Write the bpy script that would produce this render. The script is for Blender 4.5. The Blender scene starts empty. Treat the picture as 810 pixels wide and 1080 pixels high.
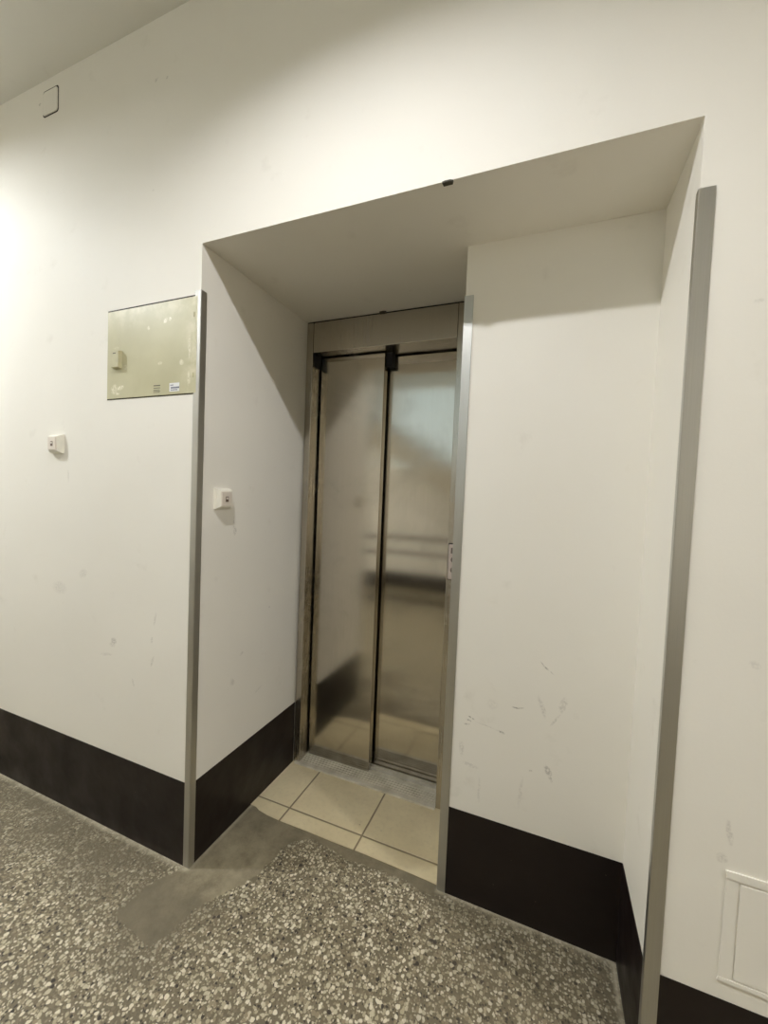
import bpy, bmesh, math, random
from mathutils import Matrix, Vector, noise
random.seed(4)
S = bpy.context.scene
C = S.collection
PI = math.pi

# ------------------------------------------------------------------ sizes (metres)
W = 1.3965      # recess width
D = 0.648       # lift front plane
D1 = 0.2925     # pier plane
X1 = 0.846      # pier left edge
H = 2.2013      # recess height
HC = 3.018      # ceiling height
B = 0.309       # painted dado height
XL, XR, YB = -3.0, 5.4, -3.1

# ------------------------------------------------------------------ helpers
def box(bm, x0, x1, y0, y1, z0, z1, bevel=0.0, seg=2):
    vs = [bm.verts.new((x, y, z)) for x in (x0, x1) for y in (y0, y1) for z in (z0, z1)]
    F = [(0,1,3,2),(4,6,7,5),(0,4,5,1),(2,3,7,6),(0,2,6,4),(1,5,7,3)]
    fs = [bm.faces.new([vs[i] for i in f]) for f in F]
    if bevel > 0:
        es = list({e for f in fs for e in f.edges})
        bmesh.ops.bevel(bm, geom=es, offset=bevel, segments=seg, affect='EDGES', profile=0.5)
    return vs

def frustum(bm, axis_rect0, d0, axis_rect1, d1, mapf):
    """rect = (u0,u1,v0,v1); mapf(u,v,d)->xyz"""
    def ring(r, d):
        u0,u1,v0,v1 = r
        return [bm.verts.new(mapf(u,v,d)) for u,v in ((u0,v0),(u1,v0),(u1,v1),(u0,v1))]
    a = ring(axis_rect0, d0); b = ring(axis_rect1, d1)
    bm.faces.new(a); bm.faces.new(b)
    for i in range(4):
        bm.faces.new((a[i], a[(i+1)%4], b[(i+1)%4], b[i]))

def lathe(bm, prof, cx, cy, n=40):
    rings = []
    for r, z in prof:
        if r < 1e-6: rings.append([bm.verts.new((cx, cy, z))])
        else: rings.append([bm.verts.new((cx+r*math.cos(2*PI*i/n), cy+r*math.sin(2*PI*i/n), z)) for i in range(n)])
    for a, b in zip(rings, rings[1:]):
        for i in range(n):
            j = (i+1) % n
            if len(a) == 1 and len(b) == 1: continue
            if len(a) == 1: bm.faces.new((a[0], b[j], b[i]))
            elif len(b) == 1: bm.faces.new((a[i], a[j], b[0]))
            else: bm.faces.new((a[i], a[j], b[j], b[i]))

def prism(bm, pts, axis_map, t0, t1):
    a = [bm.verts.new(axis_map(u, v, t0)) for u, v in pts]
    b = [bm.verts.new(axis_map(u, v, t1)) for u, v in pts]
    bm.faces.new(a); bm.faces.new(list(reversed(b)))
    n = len(pts)
    for i in range(n):
        bm.faces.new((a[i], b[i], b[(i+1)%n], a[(i+1)%n]))

def obj(name, bm, mat, parent=None, smooth=False, origin=None):
    bmesh.ops.recalc_face_normals(bm, faces=bm.faces[:])
    me = bpy.data.meshes.new(name)
    if origin is not None and parent is None:
        for v in bm.verts: v.co -= Vector(origin)
    if parent is not None:
        for v in bm.verts: v.co -= parent_loc(parent)
    bm.to_mesh(me); bm.free()
    if smooth:
        for p in me.polygons: p.use_smooth = True
    o = bpy.data.objects.new(name, me); C.objects.link(o)
    me.materials.append(mat)
    if parent is not None: o.parent = parent
    elif origin is not None: o.location = origin
    return o

def parent_loc(p):
    v = Vector(p.location)
    while p.parent: p = p.parent; v += Vector(p.location)
    return v

def thing(name, label, cat, loc, group=None):
    o = bpy.data.objects.new(name, None); C.objects.link(o)
    o.empty_display_size = 0.05
    o.location = loc; o['label'] = label; o['category'] = cat
    if group: o['group'] = group
    return o

def struct(name, bm, mat):
    o = obj(name, bm, mat); o['kind'] = 'structure'; return o

# ------------------------------------------------------------------ node helpers
def srgb(r, g, b):
    f = lambda c: (c/255/12.92) if c/255 <= 0.04045 else ((c/255+0.055)/1.055)**2.4
    return (f(r), f(g), f(b), 1)

class NT:
    def __init__(s, name):
        s.m = bpy.data.materials.new(name); s.m.use_nodes = True
        s.t = s.m.node_tree; s.t.nodes.clear()
        s.out = s.n('ShaderNodeOutputMaterial'); s.b = s.n('ShaderNodeBsdfPrincipled')
        s.l(s.b.outputs[0], s.out.inputs['Surface'])
        s.co = s.n('ShaderNodeTexCoord').outputs['Object']
    def n(s, t, **k):
        x = s.t.nodes.new(t)
        for a, v in k.items(): setattr(x, a, v)
        return x
    def l(s, a, b): s.t.links.new(a, b)
    def put(s, sock, v):
        if hasattr(v, 'is_output'): s.l(v, sock)
        else: sock.default_value = v
    def math(s, op, a, b=0.0, c=None, clamp=False):
        x = s.n('ShaderNodeMath', operation=op, use_clamp=clamp)
        s.put(x.inputs[0], a); s.put(x.inputs[1], b)
        if c is not None: s.put(x.inputs[2], c)
        return x.outputs[0]
    def noise(s, scale, detail=3, rough=.5, co=None, dist=0):
        x = s.n('ShaderNodeTexNoise'); s.l(co or s.co, x.inputs['Vector'])
        x.inputs['Scale'].default_value = scale; x.inputs['Detail'].default_value = detail
        x.inputs['Roughness'].default_value = rough; x.inputs['Distortion'].default_value = dist
        return x
    def remap(s, v, a, b, c=0.0, d=1.0):
        x = s.n('ShaderNodeMapRange'); s.put(x.inputs[0], v)
        for i, q in enumerate((a, b, c, d)): x.inputs[i+1].default_value = q
        return x.outputs[0]
    def mix(s, f, a, b):
        x = s.n('ShaderNodeMix', data_type='RGBA'); s.put(x.inputs[0], f)
        s.put(x.inputs[6], a); s.put(x.inputs[7], b); return x.outputs[2]
    def scale(s, v, sc):
        x = s.n('ShaderNodeMapping'); s.l(v, x.inputs[0]); x.inputs['Scale'].default_value = sc; return x.outputs[0]
    def bump(s, h, strength, dist=0.01):
        x = s.n('ShaderNodeBump'); x.inputs['Strength'].default_value = strength; x.inputs['Distance'].default_value = dist
        s.l(h, x.inputs['Height']); s.l(x.outputs[0], s.b.inputs['Normal'])
    def set(s, **k):
        for a, v in k.items(): s.put(s.b.inputs[a.replace('_', ' ')], v)

WALL = srgb(240, 236, 226)

def marks_mask(t, marks, axes):
    """sum of scuffs; each (u, v, half length, half width, degrees, strength) on the plane of two axes"""
    sep = t.n('ShaderNodeSeparateXYZ')
    nz = t.noise(30, 3).outputs['Color']
    vm = t.n('ShaderNodeVectorMath', operation='MULTIPLY_ADD')
    t.l(nz, vm.inputs[0]); vm.inputs[1].default_value = (.012,)*3; t.l(t.co, vm.inputs[2])
    t.l(vm.outputs[0], sep.inputs[0])
    U, V = sep.outputs[axes[0]], sep.outputs[axes[1]]
    tot = None
    for u, v, ru, rv, a, st in marks:
        ca, sa = math.cos(math.radians(a)), math.sin(math.radians(a))
        du = t.math('SUBTRACT', U, u+.006); dv = t.math('SUBTRACT', V, v+.006)
        p = t.math('MULTIPLY_ADD', du, ca/ru, t.math('MULTIPLY', dv, sa/ru))
        q = t.math('MULTIPLY_ADD', du, -sa/rv, t.math('MULTIPLY', dv, ca/rv))
        r2 = t.math('MULTIPLY_ADD', p, p, t.math('MULTIPLY', q, q))
        mk = t.remap(r2, 1.0, .25, 0, st*.7)
        tot = mk if tot is None else t.math('MAXIMUM', tot, mk)
    grain = t.remap(t.noise(160, 2).outputs['Fac'], .35, .6)
    return t.math('MULTIPLY', tot, grain)

def wall_mat(name, marks=None, axes='XZ', base=WALL, dirt=0.25):
    t = NT(name)
    big = t.noise(1.6, 4, .55).outputs['Fac']
    col = t.mix(t.remap(big, .4, .75, 0, dirt), base, srgb(228, 223, 210))
    sp = t.remap(t.noise(9, 5, .6).outputs['Fac'], .63, .8, 0, .2)
    col = t.mix(sp, col, srgb(186, 178, 160))
    if marks:
        ax = ['XYZ'.index(c) for c in axes]
        col = t.mix(marks_mask(t, marks, ax), col, srgb(112, 104, 92))
    h = t.math('ADD', t.math('MULTIPLY', t.noise(3.0, 3).outputs['Fac'], 1.0), t.math('MULTIPLY', t.noise(120, 2).outputs['Fac'], .035))
    t.set(Base_Color=col, Roughness=.62); t.b.inputs['Specular IOR Level'].default_value = .3
    t.bump(h, .25, .02)
    return t.m

front_marks = [(-.412,.761,.018,.016,0,.55),(-.42,.745,.02,.01,0,.3),(-.19,.88,.006,.03,-10,.3),(-.2,.72,.025,.006,70,.4),(-.205,.8,.015,.006,80,.35),
    (-.6,1.006,.03,.02,20,.22),(-.75,.93,.05,.03,0,.2),(-.455,.7,.04,.006,10,.25),(-.70,1.40,.006,.03,0,.25),(-.30,.62,.006,.02,20,.3),
    (-.908,2.935,.01,.006,0,.6),(-.232,2.81,.012,.005,20,.4),(-.18,2.80,.008,.005,0,.4),(1.53,.68,.006,.03,10,.35),(1.52,.62,.012,.012,0,.3),
    (1.55,1.05,.012,.01,0,.2),(1.51,1.8,.01,.006,0,.2),(-.24,2.43,.006,.005,0,.4)]
block_marks = [(.932,.637,.016,.003,-15,.9),(.926,.625,.012,.003,-25,.8),(.918,.612,.016,.003,8,.7),(1.034,.613,.012,.004,-12,1),(.99,.62,.05,.002,-10,.35),
    (1.078,.706,.02,.003,4,.85),(1.158,.851,.03,.0025,-40,.8),(1.150,.725,.008,.04,18,.3),(1.21,.745,.012,.03,-15,.3),(1.19,.69,.03,.004,60,.3),
    (.905,.525,.01,.03,0,.25),(1.178,.525,.01,.022,30,.6),(1.185,.508,.006,.02,20,.5),(1.126,.511,.006,.005,0,.6),(.936,.475,.03,.008,-10,.25),(1.0,.7,.02,.02,0,.12),
    (1.1,.43,.006,.06,-5,.2),(.97,.40,.005,.05,0,.2)]
reveal_marks = [(.192,1.209,.01,.02,0,.45),(.199,.60,.015,.02,30,.35),(.249,.70,.012,.006,30,.4),(.185,1.24,.004,.03,0,.4),(.42,.85,.01,.006,0,.3),(.36,.5,.03,.005,20,.25)]
M_front = wall_mat('wall_paint', front_marks, 'XZ')
M_block = wall_mat('wall_paint_pier', block_marks, 'XZ')
M_rev = wall_mat('wall_paint_reveal', reveal_marks, 'YZ')
M_plain = wall_mat('wall_paint_plain')
M_ceil = wall_mat('ceiling_paint', base=srgb(224, 223, 216))

# dark dado paint
t = NT('dado_paint')
c = t.mix(t.remap(t.noise(6, 5, .6).outputs['Fac'], .45, .75, 0, .5), srgb(24, 14, 12), srgb(36, 27, 22))
v = t.remap(t.noise(38, 3, .6).outputs['Fac'], .735, .775)
c = t.mix(t.math('MULTIPLY', v, .55), c, srgb(150, 140, 125))
t.set(Base_Color=c, Roughness=t.remap(t.noise(8, 4).outputs['Fac'], .3, .7, .3, .55))
t.b.inputs['Specular IOR Level'].default_value = .35
t.bump(t.noise(5, 3).outputs['Fac'], .3, .02)
M_dado = t.m

# brushed stainless steel
def steel(name, col, r0, r1, wav=.0, smear=True):
    t = NT(name)
    st = t.scale(t.co, (700, 700, 4))
    br = t.noise(1, 3, .6, st).outputs['Fac']
    sm = t.noise(2.4, 5, .65, dist=.8).outputs['Fac']
    c = t.mix(t.remap(br, .3, .7, 0, .25), col, tuple(x*.72 for x in col[:3])+(1,))
    if smear:
        c = t.mix(t.remap(sm, .5, .75, 0, .45), c, tuple(x*.62 for x in col[:3])+(1,))
    rg = t.math('ADD', t.remap(sm, .3, .75, r0, r1), t.remap(br, .3, .7, -.02, .03))
    t.set(Base_Color=c, Metallic=1.0, Roughness=rg)
    if smear:
        tg = t.n('ShaderNodeCombineXYZ'); tg.inputs[0].default_value = 1; t.l(tg.outputs[0], t.b.inputs['Tangent'])
        t.b.inputs['Anisotropic'].default_value = .85
    h = t.math('ADD', t.math('MULTIPLY', t.noise(2.0, 2).outputs['Fac'], wav), t.math('MULTIPLY', br, .004))
    t.bump(h, .2, .02)
    return t.m
M_door = steel('brushed_door_steel', (.60, .56, .485, 1), .11, .155, .06)
M_frame = steel('brushed_frame_steel', (.52, .48, .41, 1), .22, .3, .0, False)
M_alu = steel('guard_aluminium', (.56, .55, .51, 1), .36, .44, .02, False)

t = NT('sill_aluminium')
c = t.mix(t.remap(t.noise(14, 4).outputs['Fac'], .4, .7), srgb(222, 214, 194), srgb(192, 183, 160))
t.set(Base_Color=c, Metallic=.0, Roughness=.4); M_sill = t.m

def plain(name, col, rough=.5, metal=0.0, var=.12, sc=40):
    t = NT(name)
    c = t.mix(t.remap(t.noise(sc, 3).outputs['Fac'], .4, .7, 0, 1), col, tuple(x*(1-var) for x in col[:3])+(1,))
    t.set(Base_Color=c, Roughness=rough, Metallic=metal); return t.m
M_black = plain('black_rubber_and_gaps', srgb(16, 14, 14), .7)  # rubber parts, and the dark backings added in the lift door gaps
M_white = plain('white_plastic', srgb(240, 236, 222), .35, var=.05)
M_rock = plain('rocker_plastic', srgb(228, 218, 205), .35, var=.06)
M_ind = plain('indicator_lens', srgb(118, 98, 84), .3, var=.3, sc=300)
M_pink = plain('button_plate_plastic', srgb(205, 192, 184), .35, var=.1)
M_btn = plain('button_grey', srgb(120, 108, 102), .4, var=.2)
M_rail = plain('rail_paint', srgb(38, 34, 32), .4)
M_ink = plain('printed_ink', srgb(70, 66, 62), .6, var=.3, sc=900)
M_bluek = plain('blue_print', srgb(92, 98, 122), .6, var=.3, sc=900)
M_sticker = plain('paper_sticker', srgb(228, 228, 226), .5, var=.05)
M_latch = plain('latch_paint', srgb(196, 190, 156), .4, var=.12)
M_gap = plain('seam_shadow_and_fixings', srgb(64, 58, 46), .8)  # shade painted into the seams, and the fixings' own dark colour
M_cap = plain('painted_cover', srgb(228, 223, 206), .6, var=.05)

# enamelled panel door with cream paint splashes
t = NT('panel_enamel')
c = t.mix(t.remap(t.noise(5, 4).outputs['Fac'], .4, .7), srgb(196, 191, 156), srgb(184, 179, 144))
sepv = t.n('ShaderNodeSeparateXYZ'); t.l(t.co, sepv.inputs[0])
X_, Z_ = sepv.outputs[0], sepv.outputs[2]
PX0, PX1, PZ0, PZ1 = -.465, -.012, 1.699, 2.027
edge = t.math('MAXIMUM', t.remap(X_, (PX1-PX0)-.075, (PX1-PX0)-.02), t.remap(Z_, (PZ1-PZ0)-.09, (PZ1-PZ0)-.01))
edge = t.math('MULTIPLY', edge, t.remap(t.noise(16, 5, .65).outputs['Fac'], .42, .62))
c = t.mix(t.math('MULTIPLY', edge, .55), c, srgb(226, 218, 192))
tt = marks_mask(t, [(.305,.262,.013,.009,30,1),(.326,.266,.007,.008,0,1),(.075,.038,.022,.009,15,1),(.04,.035,.02,.02,0,.7),(.06,.018,.012,.006,0,.8),(.385,.11,.012,.01,0,.7),(.22,.247,.01,.008,0,.6),(.10,.115,.01,.01,0,.5),(.28,.115,.012,.006,0,.5),(.05,.19,.02,.005,0,.3),(.42,.16,.006,.05,0,.6),(.42,.05,.008,.03,0,.6)], (0, 2))
c = t.mix(t.math('MULTIPLY', tt, 1.3, clamp=True), c, srgb(240, 234, 216))
t.set(Base_Color=c, Roughness=.38); M_panel = t.m

# ceramic floor tiles
t = NT('beige_tiles')
sp = t.n('ShaderNodeSeparateXYZ'); t.l(t.co, sp.inputs[0])
jx = t.math('ABSOLUTE', t.math('SUBTRACT', t.math('FLOORED_MODULO', t.math('SUBTRACT', sp.outputs[0], .167-.1725), .345), .1725))
jy = t.math('ABSOLUTE', t.math('SUBTRACT', t.math('FLOORED_MODULO', t.math('SUBTRACT', sp.outputs[1], .383-.1725), .345), .1725))
j = t.math('MINIMUM', jx, jy)
grout = t.remap(j, .0045, .0025)
c = t.mix(t.remap(t.noise(5, 5, .6).outputs['Fac'], .35, .7), srgb(236, 221, 182), srgb(220, 204, 164))
c = t.mix(t.remap(t.noise(60, 2).outputs['Fac'], .5, .75, 0, .25), c, srgb(200, 184, 148))
c = t.mix(t.remap(t.noise(24, 2).outputs['Fac'], .74, .78, 0, .6), c, srgb(110, 98, 78))
c = t.mix(grout, c, srgb(150, 134, 104))
t.set(Base_Color=c, Roughness=.42)
t.bump(t.math('MULTIPLY', grout, -1), .6, .003); M_tile = t.m

# terrazzo with cement repairs, mask carried by the floor mesh
t = NT('terrazzo')
at = t.n('ShaderNodeAttribute', attribute_name='repair')
spc = t.n('ShaderNodeSeparateColor'); t.l(at.outputs['Color'], spc.inputs[0])
rep, dirt, edgem = spc.outputs[0], spc.outputs[1], spc.outputs[2]
nz = t.noise(60, 3); vm = t.n('ShaderNodeVectorMath', operation='MULTIPLY_ADD')
t.l(nz.outputs['Color'], vm.inputs[0]); vm.inputs[1].default_value = (.011,)*3; t.l(t.co, vm.inputs[2])
fl = t.scale(vm.outputs[0], (1, 1, 0))
def chips(sc, r0, r1, soft):
    f = t.n('ShaderNodeTexVoronoi', voronoi_dimensions='2D', feature='F1'); f.inputs['Scale'].default_value = sc; t.l(fl, f.inputs['Vector'])
    s2 = t.n('ShaderNodeSeparateColor'); t.l(f.outputs['Color'], s2.inputs[0])
    rad = t.remap(s2.outputs[2], 0, 1, r0, r1)
    d = t.math('SUBTRACT', rad, f.outputs['Distance'])
    return t.remap(d, 0, soft), s2.outputs[0], s2.outputs[1]
m1, r1, g1 = chips(88, .28, .62, .14)
m2, r2, g2 = chips(130, .32, .62, .2)
def ramp(v, stops):
    r = t.n('ShaderNodeValToRGB'); t.l(v, r.inputs[0]); r.color_ramp.interpolation = 'CONSTANT'
    el = r.color_ramp.elements
    while len(el) < len(stops): el.new(.5)
    for e_, (p_, c_) in zip(el, stops): e_.position = p_; e_.color = c_
    return r.outputs[0]
mat_c = t.mix(t.noise(20, 4).outputs['Fac'], srgb(98, 89, 69), srgb(134, 123, 98))
st2 = ramp(r2, [(0, srgb(64, 56, 45)), (.12, srgb(112, 102, 82)), (.45, srgb(176, 166, 138)), (.7, srgb(208, 198, 172)), (.88, srgb(146, 134, 108))])
st1 = ramp(r1, [(0, srgb(60, 52, 42)), (.07, srgb(128, 117, 94)), (.26, srgb(196, 186, 158)), (.5, srgb(222, 213, 188)), (.72, srgb(178, 167, 138)), (.86, srgb(150, 137, 110))])
c = t.mix(m2, mat_c, st2)
use1 = t.math('MULTIPLY', m1, t.math('GREATER_THAN', g1, .28))
c = t.mix(use1, c, st1)
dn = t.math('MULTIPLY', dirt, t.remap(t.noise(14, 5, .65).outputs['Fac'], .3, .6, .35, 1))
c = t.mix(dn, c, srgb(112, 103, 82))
cem = t.mix(t.remap(t.noise(13, 6, .65).outputs['Fac'], .35, .68), srgb(160, 149, 122), srgb(122, 112, 89))
cem = t.mix(t.remap(t.noise(150, 2).outputs['Fac'], .55, .75, 0, .3), cem, srgb(165, 155, 130))
rp = t.remap(t.math('ADD', rep, t.math('MULTIPLY', t.math('SUBTRACT', t.noise(48, 4, .6).outputs['Fac'], .5), .7)), .42, .58)
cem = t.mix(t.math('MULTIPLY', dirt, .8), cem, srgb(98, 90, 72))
c = t.mix(rp, c, cem)
ed = t.math('MULTIPLY', edgem, t.remap(t.noise(40, 3).outputs['Fac'], .3, .6, .4, 1))
c = t.mix(ed, c, srgb(196, 186, 160))
t.set(Base_Color=c, Roughness=t.math('MULTIPLY_ADD', rp, .15, .5))
hh = t.math('MULTIPLY', t.math('MAXIMUM', use1, t.math('MULTIPLY', m2, .6)), t.math('SUBTRACT', 1.0, rp))
hh = t.math('ADD', hh, t.math('MULTIPLY', t.noise(60, 3).outputs['Fac'], .8))
t.bump(hh, .35, .003)
M_floor = t.m

def lamp_mat(name, col, st):
    t = NT(name); t.set(Base_Color=(.9, .9, .88, 1))
    t.b.inputs['Emission Color'].default_value = col; t.b.inputs['Emission Strength'].default_value = st
    return t.m
M_lampA = lamp_mat('lamp_diffuser', (.98, .99, 1.03, 1), 1540)
M_lampB = lamp_mat('lamp_diffuser_left', (.95, .99, 1.03, 1), 3150)
M_lampE = lamp_mat('lamp_diffuser_right', (1, .99, .98, 1), 2900)
t = NT('frosted_daylight_glass')
t.set(Base_Color=(.7, .8, .85, 1), Roughness=.3); t.b.inputs['Emission Color'].default_value = (.66, .84, .95, 1)
t.b.inputs['Emission Strength'].default_value = .62; M_glass = t.m

# ------------------------------------------------------------------ the setting
bm = bmesh.new()
box(bm, XL, 0, 0, .95, 0, HC); box(bm, W, XR, 0, .95, 0, HC); box(bm, 0, W, 0, .95, H, HC)
bmesh.ops.remove_doubles(bm, verts=bm.verts[:], dist=1e-5)
wf = struct('wall_front', bm, M_front)
# the left reveal face gets its own paint slot with its own scuffs
wf.data.materials.append(M_rev)
for p in wf.data.polygons:
    c_ = p.center
    if abs(p.normal.x) > .9 and -.01 < c_.x < .01 and c_.z < H: p.material_index = 1
bm = bmesh.new(); box(bm, X1, W, D1, .95, 0, H); struct('wall_recess', bm, M_block)
bm = bmesh.new(); box(bm, 0, X1, .87, .95, 0, H); struct('wall_shaft', bm, M_plain)
bm = bmesh.new(); box(bm, XL-.1, XR+.1, YB-.1, .95, HC, HC+.1); struct('ceiling', bm, M_ceil)
bm = bmesh.new(); box(bm, XL-.1, XL, YB, .95, 0, HC); struct('wall_left', bm, M_plain)
bm = bmesh.new(); box(bm, XR, XR+.1, YB, .95, 0, HC); struct('wall_right', bm, M_plain)
WX0, WX1, WZ0, WZ1 = -1.15, .9, 1.78, 3.0
bm = bmesh.new()
box(bm, XL-.1, WX0, YB-.1, YB, 0, HC); box(bm, WX1, XR+.1, YB-.1, YB, 0, HC)
box(bm, WX0, WX1, YB-.1, YB, 0, WZ0); box(bm, WX0, WX1, YB-.1, YB, WZ1, HC)
struct('wall_back', bm, M_plain)
bm = bmesh.new()
for x in (WX0, (WX0+WX1)/2-.025, WX1-.05): box(bm, x, x+.05, YB-.08, YB-.02, WZ0, WZ1)
for z in (WZ0, WZ1-.03): box(bm, WX0, WX1, YB-.08, YB-.02, z, z+.03)
win = struct('window_1', bm, M_white)
bm = bmesh.new(); box(bm, WX0+.01, WX1-.01, YB-.055, YB-.045, WZ0+.01, WZ1-.01); obj('pane', bm, M_glass, win)

# painted dado bands
e = .0016
def dado(name, *a):
    bm = bmesh.new(); box(bm, *a); struct(name, bm, M_dado)
dado('baseboard_front_left', XL, 0, -e, 0, 0, B)
dado('baseboard_front_right', W, XR, -e, 0, 0, B)
dado('baseboard_reveal_left', 0, e, 0, D, 0, B)
dado('baseboard_reveal_right', W-e, W, 0, D1-e, 0, B)
dado('baseboard_recess', X1, W-e, D1-e, D1, 0, B)
dado('baseboard_back', XL, XR, YB, YB+e, 0, .2)
dado('baseboard_left', XL, XL+e, YB, 0, 0, B)
dado('baseboard_right', XR-e, XR, YB, 0, 0, B)

# floor: a fine grid near the recess so that the cement repairs keep their outline
REP = [(-.006,.028),(-.01,.40),(.9,.40),(.9,.29),(.876,.288),(.833,.261),(.78,.267),(.724,.276),(.631,.278),(.564,.270),(.512,.262),(.441,.276),(.393,.29),(.343,.287),(.283,.259),(.26,.216),(.257,.16),(.249,.127),(.25,.091),(.225,.038),(.185,-.017),(.155,-.057),(.142,-.106),(.124,-.15),(.117,-.192),(.100,-.232),(.016,-.228),(-.074,-.215),(-.075,-.16),(-.066,-.101),(-.043,-.038),(-.013,0)]
def sdist(x, y, P):
    d = 1e9; ins = False; n = len(P)
    for i in range(n):
        ax, ay = P[i]; bx, by = P[(i+1) % n]
        ex, ey = bx-ax, by-ay; wx, wy = x-ax, y-ay
        tt = max(0, min(1, (wx*ex+wy*ey)/(ex*ex+ey*ey)))
        d = min(d, (wx-ex*tt)**2+(wy-ey*tt)**2)
        if (ay > y) != (by > y) and x < (bx-ax)*(y-ay)/(by-ay)+ax: ins = not ins
    return math.sqrt(d)*(1 if ins else -1)
def sm(a, b, v):
    q = max(0, min(1, (v-a)/(b-a))); return q*q*(3-2*q)
xs = [XL, -2.2, -1.9] + [-1.6+.012*i for i in range(int(3.4/.012)+1)] + [2.0, XR]
ys = [YB, -2.6, -1.6] + [-1.2+.012*i for i in range(134)] + [.405]
bm = bmesh.new()
gv = [[bm.verts.new((x, y, 0)) for y in ys] for x in xs]
for i in range(len(xs)-1):
    for jx_ in range(len(ys)-1):
        bm.faces.new((gv[i][jx_], gv[i+1][jx_], gv[i+1][jx_+1], gv[i][jx_+1]))
fl_o = struct('floor', bm, M_floor)
for p in fl_o.data.polygons:
    pass
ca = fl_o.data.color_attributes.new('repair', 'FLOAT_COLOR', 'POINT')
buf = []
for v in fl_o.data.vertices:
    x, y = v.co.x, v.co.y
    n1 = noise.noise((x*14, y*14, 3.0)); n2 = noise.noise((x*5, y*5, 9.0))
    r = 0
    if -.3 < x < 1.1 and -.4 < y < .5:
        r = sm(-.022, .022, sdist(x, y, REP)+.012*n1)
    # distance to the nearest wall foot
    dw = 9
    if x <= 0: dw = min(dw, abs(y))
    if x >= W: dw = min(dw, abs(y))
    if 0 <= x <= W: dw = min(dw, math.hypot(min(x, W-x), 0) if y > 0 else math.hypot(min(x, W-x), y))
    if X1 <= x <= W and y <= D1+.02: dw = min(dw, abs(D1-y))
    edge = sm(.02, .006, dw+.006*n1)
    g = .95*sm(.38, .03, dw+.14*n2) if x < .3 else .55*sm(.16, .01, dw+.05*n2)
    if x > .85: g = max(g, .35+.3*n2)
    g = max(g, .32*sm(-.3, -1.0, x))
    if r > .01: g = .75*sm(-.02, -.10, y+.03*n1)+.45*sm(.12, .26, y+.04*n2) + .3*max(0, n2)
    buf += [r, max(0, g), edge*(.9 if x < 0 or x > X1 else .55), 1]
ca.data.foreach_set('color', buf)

# ceramic tiles at the lift threshold (ragged front edge under the cement)
bm = bmesh.new()
front = [(0,.331),(.03,.330),(.055,.320),(.10,.313),(.166,.310),(.3,.312),(.42,.311),(.56,.313),(.70,.311),(.80,.309),(X1,.306)]
pts = front + [(X1, .66), (0, .66)]
prism(bm, pts, lambda u, v, w: (u, v, w), -.01, .0025)
tl = struct('floor_tiles', bm, M_tile)
bm = bmesh.new(); box(bm, XL-.1, XR+.1, YB-.1, .95, -.15, -.011); struct('floor_slab', bm, M_plain)

# ------------------------------------------------------------------ lift entrance
L = thing('elevator_entrance', 'brushed stainless steel lift entrance with two sliding door panels in the white recess', 'elevator door', (.4, D, 0))
g = .003
bm = bmesh.new(); box(bm, .004, .0385, D, .80, .004, 2.193, .0015); jl = obj('jamb', bm, M_frame, L)
bm = bmesh.new(); box(bm, .7455, X1-.002, D, .83, .004, 2.193, .0015); jr = obj('jamb', bm, M_frame, L)
bm = bmesh.new(); box(bm, .0400, .744, D+.001, .80, 2.05, 2.193, .002); hd = obj('header', bm, M_frame, L)
bm = bmesh.new(); box(bm, 0.0005, X1-.0005, D+.008, D+.02, 2.056, H-.0005); box(bm, .0005, .034, D+.008, D+.02, .004, 2.056); gk = obj('gap_backing', bm, M_black, L)  # dark backing added so the open gap around the steel frame looks black
# panels
bm = bmesh.new(); box(bm, .046, .388, .722, .764, .013, 2.044, .003); obj('door_panel', bm, M_door, L)
bm = bmesh.new(); box(bm, .37, .752, .785, .825, .013, 2.044, .003); obj('door_panel', bm, M_door, L)
for a_ in ((.0390, .0445, .660, .720), (.389, .418, .742, .7845)):
    bm = bmesh.new(); box(bm, a_[0], a_[1], a_[2], a_[3], 1.988, 2.0495, .001); obj('door_stop', bm, M_black, L)
bm = bmesh.new(); box(bm, .0005, X1-.0005, .84, .855, 0.004, 2.19); obj('dark_shaft_backing', bm, M_black, L)  # black sheet added to keep the slits around the panels dark
# grooved sill
prof = [(.634, .003)]
y = .636
prof += [(y, .010), (.652, .0115)]
y = .656
while y < .718:
    prof += [(y, .0115), (y+.001, .0080), (y+.006, .0080), (y+.007, .0115)]; y += .0145
prof += [(.736, .0115), (.7365, .006), (.7475, .006), (.748, .0115), (.770, .0115), (.7705, .004), (.781, .004), (.7815, .0115), (.835, .0115), (.835, .003)]
bm = bmesh.new(); prism(bm, prof, lambda u, v, w: (w, u, v), .016, .7448); obj('sill', bm, M_sill, L)
# call plate on the right jamb, half hidden behind the pier guard
bm = bmesh.new(); box(bm, .751, .829, D-.004, D+.001, 1.022, 1.180, .001); pg = obj('plate_gasket', bm, M_black, L)
bm = bmesh.new(); box(bm, .754, .826, D-.016, D-.003, 1.026, 1.176, .004, 3); cp = obj('call_plate', bm, M_pink, L); cp['label'] = 'pale call plate with grey buttons'
for z in (1.068, 1.112):
    bm = bmesh.new()
    lathe(bm, [(0, 0), (.013, 0), (.013, .006), (.011, .008), (0, .008)], 0, 0, 24)
    bmesh.ops.rotate(bm, verts=bm.verts[:], cent=(0,0,0), matrix=Matrix.Rotation(PI/2, 3, 'X'))
    bmesh.ops.translate(bm, verts=bm.verts[:], vec=(.779, D-.0155, z)); obj('button', bm, M_btn, cp, True)
bm = bmesh.new(); box(bm, .764, .812, D-.0172, D-.0155, 1.138, 1.162, .0005); obj('display', bm, M_btn, cp)

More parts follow.
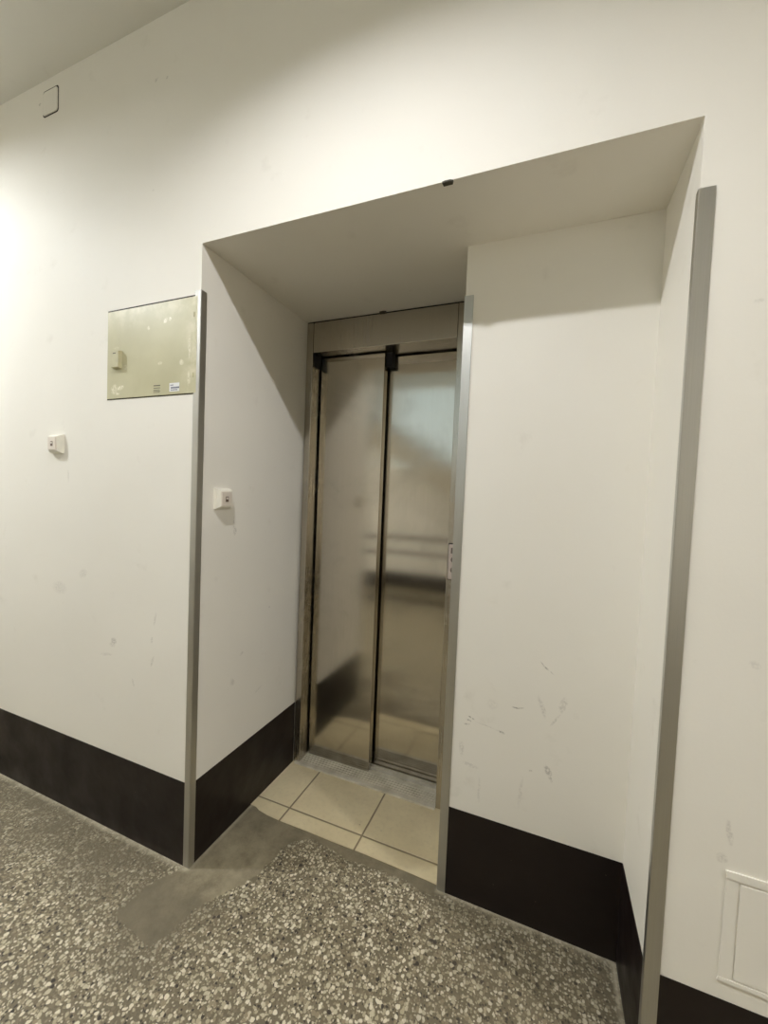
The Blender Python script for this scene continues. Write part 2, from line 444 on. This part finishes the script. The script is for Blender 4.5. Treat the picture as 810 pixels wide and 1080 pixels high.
# ------------------------------------------------------------------ corner guards (folded aluminium angles)
def guard(label, cx, cy, sx, sy, z0, z1, w1, w2, th=.003, group='aluminium corner guards'):
    """L section: leg along sx*x on the front face, leg along sy*y on the reveal"""
    bm = bmesh.new()
    t_ = th
    # outer corner lies outside the wall corner by th
    ox, oy = cx - sx*t_, cy - t_
    P = [(ox, oy), (cx + sx*w1, oy), (cx + sx*w1, cy - .0002), (cx - sx*.0002, cy - .0002), (cx - sx*.0002, cy + w2), (ox, cy + w2)]
    prism(bm, P, lambda u, v, w: (u, v, w), z0, z1)
    es = [e_ for e_ in bm.edges if abs(e_.verts[0].co.x-ox) < 1e-6 and abs(e_.verts[1].co.x-ox) < 1e-6 and abs(e_.verts[0].co.y-oy) < 1e-6 and abs(e_.verts[1].co.y-oy) < 1e-6]
    bmesh.ops.bevel(bm, geom=es, offset=.0015, segments=2, affect='EDGES')
    o = obj('corner_guard', bm, M_alu, origin=(cx, cy, z0))
    o['label'] = label; o['category'] = 'corner guard'; o['group'] = group
    return o
guard('tall grey metal corner guard on the left edge of the recess, beside the beige panel', 0, 0, -1, 1, .001, 2.046, .0235, .0225)
guard('tall grey metal corner guard on the right outer edge of the recess', W, 0, 1, 1, .001, 2.050, .0275, .015)
guard('grey metal corner guard on the white pier right beside the steel lift door', X1, D1, 1, 1, .001, 2.040, .0265, .024)

# ------------------------------------------------------------------ electrical panel
P = thing('electrical_panel', 'beige metal electrical panel door with paint splashes set in the left wall', 'electrical panel', (PX0, 0, PZ0))
bm = bmesh.new(); box(bm, PX0-.003, PX1+.003, -.0008, -.0002, PZ0-.003, PZ1+.006); obj('frame', bm, M_gap, P)  # dark sheet standing in for the shaded gap around the panel door
bm = bmesh.new(); box(bm, PX0, PX1, -.0035, -.0009, PZ0, PZ1, .0008); obj('panel_door', bm, M_panel, P)
bm = bmesh.new()
frustum(bm, (-.424, -.382, 1.809, 1.874), -.0036, (-.4225, -.3835, 1.813, 1.872), -.019, lambda u, v, d: (u, d, v))
la = obj('latch', bm, M_latch, P)
bm = bmesh.new(); box(bm, -.412, -.396, -.0196, -.0192, 1.862, 1.865); obj('latch_mark', bm, M_ink, la)
bm = bmesh.new()
for z, h in ((1.733, .003), (1.7245, .002), (1.718, .0015), (1.714, .0015), (1.7095, .0015)):
    x = -.214
    while x < -.184:
        w_ = random.uniform(.003, .007)
        if h > .0025: w_ = .033
        box(bm, x, min(x+w_, -.181), -.0040, -.0036, z, z+h); x += w_+.0012
obj('printed_marking', bm, M_ink, P)
bm = bmesh.new(); box(bm, -.136, -.088, -.0040, -.0036, 1.709, 1.739); stc = obj('sticker', bm, M_sticker, P); stc['label'] = 'small white sticker with blue print'
bm = bmesh.new()
for z, h, x0, x1 in ((1.730, .003, -.131, -.116), (1.7195, .0055, -.128, -.092), (1.713, .003, -.128, -.10)):
    x = x0
    while x < x1:
        w_ = random.uniform(.0025, .005); box(bm, x, x+w_, -.0043, -.0041, z, z+h); x += w_+.0012
obj('print', bm, M_bluek, stc)
for z in (1.76, 1.965):
    bm = bmesh.new(); box(bm, -.0262, -.0245, -.006, -.0036, z-.008, z+.008); obj('hinge', bm, M_latch, P)

# ------------------------------------------------------------------ surface switches
def switch(label, loc, rot):
    o = thing('light_switch', label, 'light switch', (0, 0, 0), 'white surface mounted switches')
    f = lambda u, v, d: (u, -d*.86, v)
    bm = bmesh.new()
    frustum(bm, (-.039, .039, -.039, .039), .0002, (-.037, .037, -.037, .037), .012, f)
    frustum(bm, (-.036, .036, -.036, .036), .0115, (-.029, .029, -.030, .030), .026, f)
    obj('housing', bm, M_white, o)
    bm = bmesh.new(); frustum(bm, (-.026, .026, -.027, .027), .0262, (-.0245, .0245, -.0255, .0255), .0305, f)
    r = obj('rocker', bm, M_rock, o)
    bm = bmesh.new(); box(bm, -.007, .007, -.0271, -.0262, -.011, .009); obj('indicator', bm, M_ind, r)
    bm = bmesh.new(); box(bm, -.005, .005, -.0276, -.0272, -.001, .006); obj('symbol', bm, M_rock, r)
    o.location = loc; o.rotation_euler = (0, 0, rot)
    return o
switch('small white square switch on the left wall, below the beige panel', (-.765, 0, 1.530), 0)
switch('small white square switch inside the recess on its left side wall', (0, .117, 1.335), PI/2)

# ------------------------------------------------------------------ painted over covers
bm = bmesh.new()
def rrect(u0, u1, v0, v1, r, n=5):
    out = []
    for cx, cy, a in ((u1-r, v1-r, 0), (u0+r, v1-r, 90), (u0+r, v0+r, 180), (u1-r, v0+r, 270)):
        for k in range(n+1):
            q = math.radians(a+90*k/n); out.append((cx+r*math.cos(q), cy+r*math.sin(q)))
    return out
J = thing('blanking_cover', 'small square blanking cover painted over on the white wall near the ceiling', 'wall cover', (-.83, 0, 2.92))
prism(bm, rrect(-.884, -.783, 2.870, 2.9735, .012), lambda u, v, w: (u, w, v), -.0012, 0); obj('seam_shadow', bm, M_gap, J)  # dark outline painted as the shadow line around the cover
bm = bmesh.new()
prism(bm, rrect(-.8795, -.7865, 2.8735, 2.967, .011), lambda u, v, w: (u, w, v), -.0035, -.0013); obj('cover', bm, M_plain, J)

A = thing('access_panel', 'painted over access hatch low on the right wall beyond the corner guard', 'access panel', (1.68, 0, .35))
bm = bmesh.new()
prism(bm, [(1.528,.598),(1.86,.598),(1.86,.578),(1.531,.582)], lambda u, v, w: (u, w, v), -.0035, -.0003)
prism(bm, [(1.530,.5815),(1.551,.5815),(1.552,.365),(1.528,.360)], lambda u, v, w: (u, w, v), -.002, -.0003)
prism(bm, [(1.528,.3595),(1.86,.3595),(1.86,.345),(1.526,.352)], lambda u, v, w: (u, w, v), -.003, -.0003)
prism(bm, [(1.838,.5775),(1.86,.5775),(1.86,.360),(1.838,.360)], lambda u, v, w: (u, w, v), -.0035, -.0003)
obj('frame', bm, M_plain, A)
bm = bmesh.new(); box(bm, 1.5545, 1.836, -.0026, -.0003, .3625, .576, .001); obj('hatch', bm, M_plain, A)

# stub of an old fixing at the upper edge of the recess
bm = bmesh.new()
prism(bm, [(.830, -.0025), (.838, -.004), (.852, -.0035), (.860, .001), (.856, .010), (.832, .010)], lambda u, v, w: (u, v, w), H-.005, H-.0003)
o = obj('fixing_stub', bm, M_gap, origin=(.845, 0, H)); o['label'] = 'small dark stub under the upper front edge of the recess'; o['category'] = 'fixing'
bm = bmesh.new()
prism(bm, [(.385, D-.005), (.405, D-.008), (.415, D-.004), (.415, D+.004), (.385, D+.004)], lambda u, v, w: (u, v, w), 2.194, H-.0003)
o = obj('fixing_clip', bm, M_gap, origin=(.4, D, H)); o['label'] = 'tiny dark clip above the middle of the steel lift header'; o['category'] = 'fixing'

# ------------------------------------------------------------------ lamps on the ceiling (out of frame, they light the photograph)
def lamp(label, x, y, mat, dp):
    o = thing('ceiling_lamp', label, 'ceiling lamp', (x, y, HC), 'round ceiling lamps')
    bm = bmesh.new(); lathe(bm, [(0, HC-.0005), (.080, HC-.0005), (.081, HC-dp), (.079, HC-dp-.003), (.074, HC-dp-.002), (.072, HC-.012), (0, HC-.012)], x, y); obj('housing', bm, M_white, o, True)
    bm = bmesh.new(); lathe(bm, [(0, HC-.020), (.036, HC-.019), (.038, HC-.0125), (0, HC-.0125)], x, y, 24); obj('diffuser', bm, mat, o)
lamp('round ceiling lamp with a deep ring in front of the lift recess', .6, -.90, M_lampA, .052)
lamp('round ceiling lamp in front of the left wall', -2.0, -.90, M_lampB, .027)
lamp('round ceiling lamp far down the corridor on the right', 3.35, -.90, M_lampE, .027)

# stair flight along the back wall, rising to the left
bm = bmesh.new()
P_ = []
n_, run, rise = 17, .2833, .17
x0_ = 2.8
for k in range(n_):
    P_ += [(x0_-run*k, rise*k+.0005), (x0_-run*k, rise*(k+1))]
xe = x0_-run*n_
P_ += [(xe, rise*n_), (xe, rise*n_-.30), (x0_-.5, .0005)]
prism(bm, P_, lambda u, v, w: (u, w, v), YB+.004, YB+.5)
struct('stairs', bm, plain('stair_stone', srgb(176, 168, 150), .6))

# stair railing behind the camera, mirrored in the steel doors
R = thing('stair_railing', 'dark metal stair railing with level bars mirrored in the lift doors', 'railing', (-.5, -2.2, 0))
for z, h in ((.83, .045), (.64, .04), (.36, .05), (.05, .04)):
    bm = bmesh.new(); box(bm, -1.7, .75, -2.215, -2.185, z, z+h, .004); obj('bar', bm, M_rail, R)
for x in (-1.7, .72):
    bm = bmesh.new(); box(bm, x, x+.03, -2.22, -2.18, .0005, .89, .003); obj('post', bm, M_rail, R)

# ------------------------------------------------------------------ camera
Rw = Matrix(((0.92757969,-0.36987576,-0.05280004),(0.37138257,0.92821951,0.02198926),(0.04087673,-0.04000581,0.99836297)))
base = Matrix(((1,0,0),(0,0,-1),(0,1,0)))          # camera looking along +y
cam = bpy.data.cameras.new('camera'); co = bpy.data.objects.new('camera', cam); C.objects.link(co)
rot = (Rw @ base).to_4x4()
co.matrix_world = Matrix.Translation((1.12688, -1.06368, 1.37068)) @ rot
cam.sensor_fit = 'HORIZONTAL'; cam.sensor_width = 36; cam.lens = 426.18/810*36
cam.clip_start = .02
S.camera = co

w = bpy.data.worlds.new('world'); S.world = w; w.use_nodes = True
w.node_tree.nodes['Background'].inputs[0].default_value = (.5, .6, .7, 1)
w.node_tree.nodes['Background'].inputs[1].default_value = .3
vs = S.view_settings
S.display_settings.display_device = 'sRGB'
vs.view_transform = 'Standard'; vs.look = 'None'; vs.gamma = 1; vs.use_curve_mapping = False
vs.exposure = 0.06
S.cycles.max_bounces = 12; S.cycles.diffuse_bounces = 6
S.cycles.use_denoising = True
S.cycles.caustics_reflective = False
